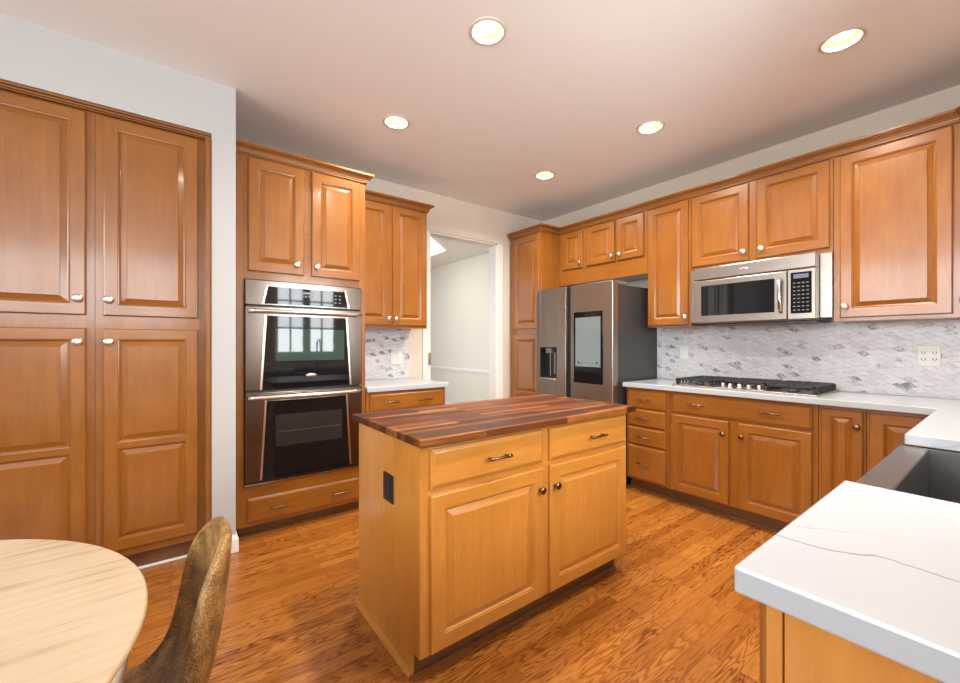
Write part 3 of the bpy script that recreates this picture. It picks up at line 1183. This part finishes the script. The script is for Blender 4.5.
# ------------------------------------------------------------------ east base cabinets
def base(label, y1, y0, name='base_cabinet'):
    r = thing(name, label, 'cabinet', east(XF, y1), EAST)
    wd = y1 - y0
    mb = MB()
    mb.box(0, wd, 0, 0.565, 0.105, 0.872, 'maple_v', 0.001)
    mb.build('body', r)
    mb = MB()
    mb.box(0, wd, 0.065, 0.085, 0, 0.104, 'toe_wood')
    mb.box(0, wd, 0.053, 0.065, 0, 0.02, 'toe_wood', 0.004)
    mb.build('toe_kick', r)
    return r


r = base('low maple cabinet of four stacked drawers beside the refrigerator', 2.030, 1.655, 'drawer_cabinet')
for z0, z1 in ((0.706, 0.862), (0.556, 0.697), (0.402, 0.547), (0.118, 0.393)):
    drawer(r, 0.016, 0.350, z0, z1, [0.172])
r = base('low maple cabinet under the cooktop with one long drawer and two doors', 1.653, 0.735)
drawer(r, 0.022, 0.892, 0.714, 0.864, [0.215, 0.680])
door(r, 0.022, 0.428, 0.112, 0.696, 0.394, 0.606, 'bronze_nickel')
door(r, 0.490, 0.892, 0.112, 0.696, 0.512, 0.606, 'bronze_nickel')
r = base('slim one-door maple base cabinet just right of the cooktop cabinet', 0.733, 0.522)
door(r, 0.018, 0.200, 0.112, 0.858, 0.176, 0.768, 'bronze_nickel')
r = base('corner maple base cabinet running behind the sink counter', 0.520, -0.405)
door(r, 0.014, 0.250, 0.112, 0.858, None)

# ------------------------------------------------------------------ sink run (peninsula): cabinets, sink, counter, faucet
YFS = 0.224
r = thing('sink_cabinet', 'maple cabinet under the white counter end and steel sink, near the photo corner', 'cabinet', (0, 0, 0), 0)
mb = MB()
mb.box(0.690, 1.262, -0.398, YFS, 0.10, 0.872, 'maple_v')
mb.box(1.262, 1.282, -0.398, YFS, 0.10, 0.872, 'maple_v')
mb.box(2.095, 3.048, -0.398, YFS, 0.10, 0.872, 'maple_v')
mb.box(1.282, 2.095, -0.398, YFS, 0.10, 0.60, 'maple_v')
mb.build('body', r)
mb = MB()
mb.box(0.70, 3.11, -0.398, YFS - 0.07, 0, 0.099, 'toe_wood')
mb.build('toe_kick', r)
mb = MB()
mb.box(0.676, 0.690, 0.199, 0.219, 0.0, 0.872, 'maple_lit_v', 0.002)
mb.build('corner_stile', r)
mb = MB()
mb.box(0.679, 0.690, -0.398, 0.197, 0.0, 0.872, 'maple_lit_v')
mb.build('end_panel', r)


def north_door(x0, x1, z0, z1, k):
    d = door_mesh(0, x1 - x0, z0, z1).build('door', r)
    d.location = (x1, YFS, 0)
    d.rotation_euler = (0, 0, PI)
    knob(d, k, z1 - 0.06, 'bronze_nickel')


north_door(0.72, 1.24, 0.12, 0.855, 0.03)
north_door(1.29, 1.68, 0.12, 0.59, 0.03)
north_door(1.695, 2.085, 0.12, 0.59, 0.36)
north_door(2.13, 2.60, 0.12, 0.855, 0.03)

YC = 0.251
SX, EX, SYB = 1.272, 2.100, -0.31
poly = [(3.063, 2.040), (3.063, YC), (EX, YC), (EX, SYB), (SX, SYB), (SX, YC), (0.651, YC), (0.651, YS + 0.002), (3.683, YS + 0.002), (3.683, 2.040)]
mb = MB()
mb.prism(poly, 0.876, 0.914, 'quartz', 0.004)
tag(mb.build('quartz_countertop'), 'long white quartz countertop around the cooktop and steel sink', 'countertop')

r = thing('kitchen_sink', 'stainless apron-front sink set into the white counter', 'sink', (0, 0, 0), 0)
mb = MB()
a0, a1, b0, b1, zt, zb = 1.286, 2.091, -0.385, 0.262, 0.874, 0.64
i0, i1, j0, j1 = a0 + 0.022, a1 - 0.022, -0.30, 0.190
mb.box(a0, a1, j1, b1, zb, zt, 'sink_steel', 0.004)
mb.box(a0, i0, b0, j1, zb, zt, 'sink_steel')
mb.box(i1, a1, b0, j1, zb, zt, 'sink_steel')
mb.box(i0, i1, b0, j0, zb, zt, 'sink_steel')
mb.box(i0, i1, j0, j1, zb, zb + 0.012, 'sink_steel')
mb.build('basin', r)
mb = MB()
mb.lathe((1.69, -0.05, zb + 0.012), (0, 0, 1), [(0, 0.002), (0.03, 0.002), (0.042, 0.004), (0.045, 0.0), (0, 0)], 'chrome', 20)
mb.build('drain', r)
r = thing('kitchen_faucet', 'gooseneck chrome faucet behind the sink, mirrored in the oven glass', 'faucet', (1.69, -0.365, 0.9142), 0)
mb = MB()
mb.lathe((0, 0, 0), (0, 0, 1), [(0, 0), (0.027, 0), (0.027, 0.008), (0.018, 0.02), (0.016, 0.06), (0, 0.06)], 'chrome', 20)
mb.build('base', r)
mb = MB()
pts = [(0, 0, 0.05), (0, 0, 0.30)] + [(0, 0.09 - 0.09 * math.cos(a), 0.30 + 0.09 * math.sin(a)) for a in [PI * k / 10 for k in range(1, 11)]] + [(0, 0.18, 0.22)]
mb.tube(pts, 0.012, 'chrome', 12)
mb.build('spout', r)
mb = MB()
mb.tube([(0.015, 0, 0.04), (0.05, 0, 0.05), (0.085, 0, 0.075)], 0.006, 'chrome', 8)
mb.build('lever', r)

# ------------------------------------------------------------------ gas cooktop
r = thing('gas_cooktop', 'steel gas cooktop with black cast-iron grates on the white counter', 'cooktop', (3.155, 1.660, 0.9142), EAST)
cw, cd = 0.914, 0.50
mb = MB()
mb.box(0, cw, 0, cd, 0, 0.010, 'stainless', 0.004)
mb.build('tray', r)


def grate(x0, x1, y0, y1):
    mb = MB()
    z0, z1 = 0.040, 0.056
    t = 0.0075
    for x in (x0 + t, x1 - t):
        mb.box(x - t, x + t, y0, y1, z0, z1, 'cast_iron', 0.003)
    for y in (y0 + t, y1 - t):
        mb.box(x0, x1, y - t, y + t, z0, z1, 'cast_iron', 0.003)
    n = 4
    for k in range(1, n):
        y = y0 + (y1 - y0) * k / n
        mb.box(x0 + t, x1 - t, y - 0.005, y + 0.005, z0 + 0.002, z1 + 0.002, 'cast_iron', 0.002)
    xm = (x0 + x1) / 2
    mb.box(xm - 0.005, xm + 0.005, y0, y1, z0 + 0.002, z1 + 0.002, 'cast_iron', 0.002)
    for x in (x0 + t, x1 - t):
        for y in (y0 + t, y1 - t, (y0 + y1) / 2):
            mb.box(x - t, x + t, y - t, y + t, 0.0102, z0, 'cast_iron', 0.002)
    # sloped side fins
    for s, x in ((-1, x0), (1, x1)):
        for k in range(9):
            y = y0 + 0.02 + (y1 - y0 - 0.04) * k / 8
            mb.box(min(x, x + s * 0.012), max(x, x + s * 0.012), y - 0.006, y + 0.006, 0.012, 0.053, 'cast_iron', 0.002)
    return mb.build('grate', r)


grate(0.022, 0.290, 0.03, 0.47)
grate(0.322, 0.592, 0.135, 0.47)
grate(0.624, 0.892, 0.03, 0.47)
for bx, by, br in ((0.155, 0.13, 0.036), (0.155, 0.36, 0.045), (0.457, 0.30, 0.055), (0.758, 0.13, 0.036), (0.758, 0.36, 0.045)):
    mb = MB()
    mb.lathe((bx, by, 0.0101), (0, 0, 1), [(0, 0), (br, 0), (br, 0.008), (br * 0.8, 0.010), (br * 0.8, 0.016), (br * 0.7, 0.019), (0, 0.019)], 'cast_iron', 24)
    mb.build('burner', r)
for k, x in enumerate((0.340, 0.398, 0.457, 0.516, 0.574)):
    mb = MB()
    mb.lathe((x, 0.068 + (0.022 if k in (0, 4) else 0), 0.0101), (0, 0, 1), [(0, 0), (0.021, 0), (0.021, 0.005), (0.017, 0.008), (0.0165, 0.026), (0.013, 0.030), (0, 0.030)], 'chrome', 18)
    mb.build('knob', r)

# ------------------------------------------------------------------ over-the-range microwave
r = thing('microwave', 'stainless over-the-range microwave under the wall cabinets above the cooktop', 'microwave', (3.330, 1.546, 1.397), EAST)
mw, mh = 0.758, 0.428
mb = MB()
mb.box(0, mw, 0.0, 0.345, 0.0, mh, 'stainless', 0.002)
mb.box(0.01, mw - 0.01, 0.02, 0.34, -0.012, 0.0, 'black_plastic')
mb.build('body', r)
for x0, x1 in ((-0.066, -0.002), (mw + 0.002, mw + 0.064)):
    mb = MB()
    mb.box(x0, x1, 0.040, 0.055, 0.012, 0.428, 'stainless', 0.001)
    mb.build('filler_panel', r)
mb = MB()
mb.box(0, mw, -0.044, -0.0004, 0.338, mh, 'stainless', 0.004)
p = mb.build('vent_panel', r)
mb = MB()
b2 = bmesh.new()
bmesh.ops.create_uvsphere(b2, u_segments=20, v_segments=10, radius=1)
for v in b2.verts:
    v.co = Vector((0.345 + v.co.x * 0.030, -0.0445 + v.co.y * 0.003, 0.383 + v.co.z * 0.010))
mb._merge(b2, 'chrome', True)
mb.build('badge', p)
mb = MB()
mb.box(0, 0.604, -0.044, -0.0004, 0.004, 0.330, 'stainless', 0.005)
d = mb.build('door', r)
mb = MB()
mb.box(0.052, 0.535, -0.047, -0.0438, 0.058, 0.288, 'black_glass', 0.001)
mb.build('window', d)
mb = MB()
mb.tube([(0.572, -0.046, 0.055), (0.572, -0.068, 0.075), (0.572, -0.080, 0.165), (0.572, -0.068, 0.262), (0.572, -0.046, 0.282)], 0.0115, 'stainless_bright', 12)
mb.build('handle', d)
mb = MB()
mb.box(0.608, mw, -0.044, -0.0004, 0.004, 0.330, 'stainless', 0.004)
p = mb.build('control_panel', r)
mb = MB()
mb.box(0.626, 0.738, -0.0465, -0.0438, 0.042, 0.312, 'black_glass', 0.001)
g = mb.build('display_glass', p)
mb = MB()
mb.box(0.642, 0.722, -0.0472, -0.0464, 0.272, 0.300, 'digit_glow')
mb.build('clock_display', p)
mb = MB()
for row in range(8):
    for c4 in range(4):
        x = 0.640 + c4 * 0.0235
        z = 0.060 + row * 0.0255
        mb.box(x, x + 0.013, -0.0472, -0.0464, z, z + 0.006, 'key_grey')
mb.build('keypad', p)

# ------------------------------------------------------------------ refrigerator
r = thing('refrigerator', 'dark stainless french-door refrigerator with touch screen and water dispenser', 'refrigerator', (3.050, 2.968, 0), EAST)
fw, fh = 0.900, 1.780
mb = MB()
mb.box(0.006, fw - 0.012, 0, 0.632, 0.03, 1.755, 'fridge_case', 0.004)
mb.box(0.03, fw - 0.03, 0.02, 0.10, 0.0, 0.03, 'black_plastic')
mb.box(0.03, fw - 0.03, 0.50, 0.60, 0.0, 0.03, 'black_plastic')
mb.build('body', r)
for x in (0.01, fw - 0.09):
    mb = MB()
    mb.box(x, x + 0.075, 0.0, 0.14, 1.7555, 1.785, 'grey_metal', 0.006)
    mb.build('hinge_cover', r)
FZ = 0.60
FT = -0.080


def fridge_door(x0, x1, z0, z1, name='door'):
    mb = MB()
    mb.box(x0, x1, FT, -0.004, z0, z1, 'fridge_steel', 0.007)
    return mb.build(name, r)


gl, gr = 0.388, 0.440
# freezer-side door with a pocket for the dispenser
mb = MB()
dx0, dx1, dz0, dz1 = 0.055, 0.268, 0.893, 1.208
mb.box(0.0, dx0, FT, -0.004, FZ, fh, 'fridge_steel', 0.003)
mb.box(dx1, gl, FT, -0.004, FZ, fh, 'fridge_steel', 0.003)
mb.box(dx0, dx1, FT, -0.004, dz1, fh, 'fridge_steel')
mb.box(dx0, dx1, FT, -0.004, FZ, dz0, 'fridge_steel')
mb.box(dx0, dx1, -0.030, -0.004, dz0, dz1, 'black_plastic')
d = mb.build('door', r)
mb = MB()
mb.box(dx0, dx0 + 0.008, FT - 0.004, -0.03, dz0, dz1, 'black_plastic')
mb.box(dx1 - 0.008, dx1, FT - 0.004, -0.03, dz0, dz1, 'black_plastic')
mb.box(dx0, dx1, FT - 0.004, -0.03, dz1 - 0.012, dz1, 'black_plastic')
mb.box(dx0, dx1, FT - 0.006, -0.03, dz0, dz0 + 0.012, 'chrome')
mb.box(dx0 + 0.075, dx0 + 0.145, FT - 0.002, -0.03, dz1 - 0.06, dz1 - 0.012, 'grey_metal', 0.004)
mb.box(dx0 + 0.104, dx0 + 0.114, -0.055, -0.03, dz0 + 0.03, dz1 - 0.06, 'chrome', 0.003)
mb.box(dx1 - 0.065, dx1 - 0.02, -0.050, -0.03, dz0 + 0.05, dz1 - 0.05, 'grey_metal', 0.004)
mb.build('water_dispenser', d)
d = fridge_door(gr, fw, FZ, fh)
mb = MB()
sx0, sx1, sz0, sz1 = 0.482, 0.800, 0.885, 1.528
mb.box(sx0, sx1, FT - 0.0045, FT + 0.003, sz0, sz1, 'black_glass', 0.002)
b = mb.build('screen_bezel', d)
mb = MB()
mb.box(sx0 + 0.022, sx1 - 0.022, FT - 0.0056, FT - 0.0046, sz0 + 0.150, sz1 - 0.050, 'screen')
mb.build('screen', d)
for k in range(6):
    mb = MB()
    x = sx0 + 0.048 + k * 0.040
    mb.box(x, x + (0.018 if k in (0, 5) else 0.010), FT - 0.0062, FT - 0.0055, sz0 + 0.175, sz0 + (0.195 if k in (0, 5) else 0.185), 'icon_dark')
    mb.build('screen_icon', d)
mb = MB()   # recessed black grip between the doors
mb.box(gl + 0.001, gr - 0.001, FT + 0.022, -0.004, FZ, fh - 0.01, 'black_plastic')
mb.build('center_grip', r)
mb = MB()
mb.box(gl - 0.012, gl, FT - 0.001, FT + 0.01, FZ, fh - 0.01, 'stainless_bright', 0.001)
mb.build('door_edge', r)
fridge_door(0.0, gl, 0.06, FZ - 0.012, 'lower_door')
fridge_door(gr, fw, 0.06, FZ - 0.012, 'lower_door')

# ------------------------------------------------------------------ island
IX0, IX1, IYF, IYB = 0.712, 1.985, 1.300, 1.895
r = thing('kitchen_island', 'maple kitchen island with dark walnut butcher-block top in the middle of the floor', 'island', (IX0, IYF, 0), 0)
iw, idp = IX1 - IX0, IYB - IYF
mb = MB()
mb.box(0.006, iw, 0, idp, 0.098, 0.872, 'maple_lit_v')
mb.build('body', r)
mb = MB()
mb.box(0, 0.006, 0.055, idp, 0.0, 0.872, 'maple_lit_v')
mb.box(0, 0.006, 0.0, 0.055, 0.098, 0.872, 'maple_lit_v')
mb.build('end_panel', r)
mb = MB()
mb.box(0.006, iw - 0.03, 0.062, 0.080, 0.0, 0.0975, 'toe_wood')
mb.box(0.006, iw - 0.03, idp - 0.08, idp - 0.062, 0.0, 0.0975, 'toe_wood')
mb.box(iw - 0.03, iw - 0.012, 0.055, idp, 0.0, 0.0975, 'maple_lit_v')
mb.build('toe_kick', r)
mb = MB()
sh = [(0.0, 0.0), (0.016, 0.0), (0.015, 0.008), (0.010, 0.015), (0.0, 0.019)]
mb.sweep([(0.0, idp), (0.0, 0.056)], sh, 'maple_lit_h')
mb.build('shoe_molding', r)
mb = MB()
mb.sweep([(-0.016, 0.055), (iw - 0.03, 0.055)], [(0.0, 0.0), (0.010, 0.0), (0.008, 0.008), (0.0, 0.012)], 'toe_wood')  # dark wood chosen to paint in the shade on the front shoe
mb.build('shoe_molding', r)
drawer(r, 0.040, 0.612, 0.708, 0.852, [0.345], mh='maple_lit_h')
drawer(r, 0.660, 1.250, 0.708, 0.852, [0.985], mh='maple_lit_h')
door(r, 0.040, 0.612, 0.108, 0.684, 0.592, 0.592, 'bronze_nickel', 'maple_lit_v', 'maple_lit_h')
door(r, 0.660, 1.250, 0.108, 0.684, 0.690, 0.592, 'bronze_nickel', 'maple_lit_v', 'maple_lit_h')
mb = MB()
mb.box(-0.024, iw + 0.018, -0.049, idp + 0.031, 0.8725, 0.902, 'walnut_block', 0.004)
mb.build('butcher_block_top', r)
mb = MB()
mb.box(-0.005, -0.0002, 0.214, 0.306, 0.592, 0.706, 'black_plastic', 0.0015)
o = mb.build('outlet', r)
o['label'] = 'black power outlet'
mb = MB()
mb.box(-0.0075, -0.005, 0.238, 0.282, 0.608, 0.690, 'cast_iron', 0.001)
mb.build('socket', o)

# ------------------------------------------------------------------ dining table and chair
TX, TY, TR, TZ = -0.648, 1.000, 0.612, 0.750
r = thing('dining_table', 'round pale oak dining table with white painted base, cut off by the photo edge', 'table', (TX, TY, 0), math.radians(3))
mb = MB()
prof = [(0, TZ - 0.026), (TR - 0.035, TZ - 0.026), (TR - 0.010, TZ - 0.020), (TR, TZ - 0.008), (TR, TZ - 0.004), (TR - 0.003, TZ - 0.0005), (TR - 0.006, TZ), (0, TZ)]
b2 = bmesh.new()
mb.lathe((0, 0, 0), (0, 0, 1), prof, 'table_oak', 96)
o = mb.build('tabletop', r)
o.data.materials.append(MATS['table_edge'])
for p in o.data.polygons:
    if abs(p.normal.z) > 0.98:
        p.use_smooth = False
    else:
        p.material_index = 1
mb = MB()
mb.lathe((0, 0, 0), (0, 0, 1), [(TR - 0.06, TZ - 0.0265), (TR - 0.028, TZ - 0.0265), (TR - 0.028, TZ - 0.105), (TR - 0.06, TZ - 0.105), (TR - 0.06, TZ - 0.0265)], 'table_paint', 64)
mb.build('apron', r)
for a in (5, 95):
    mb = MB()
    mb.box(-TR + 0.024, TR - 0.024, -0.03, 0.03, TZ - 0.120 - (0 if a == 5 else 0.0), TZ - 0.027, 'table_paint', 0.003)
    o = mb.build('cross_beam', r)
    o.rotation_euler = (0, 0, math.radians(a))
mb = MB()
mb.lathe((0, 0, 0), (0, 0, 1), [(0, 0), (0.20, 0.0), (0.205, 0.012), (0.195, 0.025), (0.13, 0.05), (0.075, 0.10), (0.055, 0.20), (0.07, 0.33), (0.055, 0.48), (0.06, 0.58), (0.10, TZ - 0.122), (0, TZ - 0.122)], 'table_paint', 40)
mb.build('pedestal', r)


def lerp_tab(t, tab):
    for (a, va), (b, vb) in zip(tab, tab[1:]):
        if t <= b:
            s = (t - a) / (b - a)
            s = s * s * (3 - 2 * s) if False else s
            return va + (vb - va) * s
    return tab[-1][1]


r = thing('dining_chair', 'brown speckled shell dining chair pulled up to the round table', 'chair', (-0.019, 1.150, 0), 0)
# shell: rows from the seat front up to the top of the back; local x+ is away from the table
rows = []
# (x_center, z_center, half width, wing x advance at the edge, wing z lift)
spine = [(-0.420, 0.388, 0.150, 0.0, 0.000), (-0.402, 0.402, 0.172, 0.0, 0.002), (-0.330, 0.404, 0.190, 0.0, 0.005), (-0.250, 0.396, 0.198, 0.0, 0.007),
         (-0.170, 0.389, 0.200, 0.002, 0.008), (-0.100, 0.391, 0.199, 0.008, 0.008), (-0.040, 0.404, 0.197, 0.018, 0.006), (0.012, 0.430, 0.195, 0.030, 0.004), (0.052, 0.468, 0.193, 0.044, 0.0),
         (0.080, 0.518, 0.190, 0.056, 0.0), (0.098, 0.580, 0.185, 0.063, 0.0), (0.109, 0.650, 0.177, 0.064, 0.0), (0.115, 0.705, 0.163, 0.057, 0.0),
         (0.119, 0.745, 0.142, 0.046, 0.0), (0.121, 0.770, 0.116, 0.033, 0.0), (0.122, 0.788, 0.084, 0.019, 0.0), (0.1225, 0.799, 0.050, 0.007, 0.0)]
bm = bmesh.new()
NU = 17
grid = []
for (x, z, hw, wx, wz) in spine:
    row = []
    for i in range(NU):
        u = -1 + 2 * i / (NU - 1)
        s = abs(u) ** 2.2
        row.append(bm.verts.new((x - wx * s, hw * math.sin(u * PI / 2 * 0.86) / math.sin(PI / 2 * 0.86), z + wz * s)))
    grid.append(row)
for a, b in zip(grid, grid[1:]):
    for i in range(NU - 1):
        f = bm.faces.new([a[i], a[i + 1], b[i + 1], b[i]])
        f.smooth = True
bmesh.ops.recalc_face_normals(bm, faces=list(bm.faces))
me = bpy.data.meshes.new('seat_shell')
bm.to_mesh(me)
bm.free()
me.materials.append(MATS['chair_suede'])
o = bpy.data.objects.new('seat_shell', me)
COL.objects.link(o)
o.parent = r
md = o.modifiers.new('solid', 'SOLIDIFY')
md.thickness = 0.024
md.offset = 0.0
md = o.modifiers.new('sub', 'SUBSURF')
md.levels = md.render_levels = 2
for sx in (-1, 1):
    for sy in (-1, 1):
        mb = MB()
        top = (-0.16 + sx * 0.12, sy * 0.12, 0.378)
        bot = (-0.16 + sx * 0.20, sy * 0.20, 0.0)
        mb.cyl(bot, top, 0.011, 'dark_leg', 12, 0.017)
        mb.build('leg', r)
mb = MB()
for sy in (-1, 1):
    mb.box(-0.30, -0.02, sy * 0.12 - 0.012, sy * 0.12 + 0.012, 0.360, 0.376, 'dark_leg', 0.003)
mb.box(-0.172, -0.148, -0.12, 0.12, 0.360, 0.375, 'dark_leg', 0.003)
mb.build('seat_frame', r)

# ------------------------------------------------------------------ recessed ceiling lights
WARM = (1.0, 0.90, 0.77)
LBL = ['recessed ceiling light nearest the pantry wall corner, large in the upper middle of the photo',
       'recessed ceiling light in front of the oven tower',
       'recessed ceiling light nearest the photo corner above the large wall cabinet',
       'recessed ceiling light above the gap between island and microwave',
       'smallest recessed ceiling light, in front of the doorway and refrigerator']
LBL.append('recessed ceiling light above the white counter end, outside the photo')
LBL[0] = 'large recessed ceiling light directly above the kitchen island front edge'
for (x, y), lab in zip(LIGHTS, LBL):
    r = thing('recessed_light', lab, 'ceiling light', (x, y, ZC), 0, 'recessed ceiling lights')
    mb = MB()
    mb.lathe((0, 0, 0), (0, 0, -1), [(RL - 0.006, -0.001), (RL - 0.004, 0.004), (RL + 0.008, 0.006), (RL + 0.015, 0.002), (RL + 0.015, 0.0)], 'ring_trim', 40)
    mb.build('trim_ring', r)
    mb = MB()
    mb.lathe((0, 0, 0), (0, 0, 1), [(RL - 0.006, 0.0), (RL - 0.014, 0.10), (0, 0.10)], 'can_white', 40)
    mb.build('reflector', r)
    mb = MB()
    mb.lathe((0, 0, 0.022), (0, 0, 1), [(0, 0), (0.035, 0.003), (0.055, 0.012), (0.060, 0.024), (0.045, 0.05), (0.02, 0.07), (0, 0.07)], 'bulb', 28)
    mb.build('bulb', r)
    l = bpy.data.lights.new('downlight', 'AREA')
    l.shape = 'DISK'
    l.size = 0.11
    l.energy = 17
    l.color = WARM
    l.spread = math.radians(150)
    o = bpy.data.objects.new('downlight', l)
    o.location = (x, y, ZC + 0.016)
    COL.objects.link(o)

# ------------------------------------------------------------------ groups of like things
for o in SC.objects:
    if o.parent is None and o.type == 'EMPTY':
        n = o.name.split('.')[0]
        g = {'wall_cabinet': 'maple wall cabinets', 'base_cabinet': 'maple base cabinets', 'pantry_cabinet': 'tall pantry cupboards'}.get(n)
        if g:
            o['group'] = g
for o in SC.objects:
    if o.parent is None and o.name.split('.')[0] == 'quartz_countertop':
        o['group'] = 'white quartz countertops'
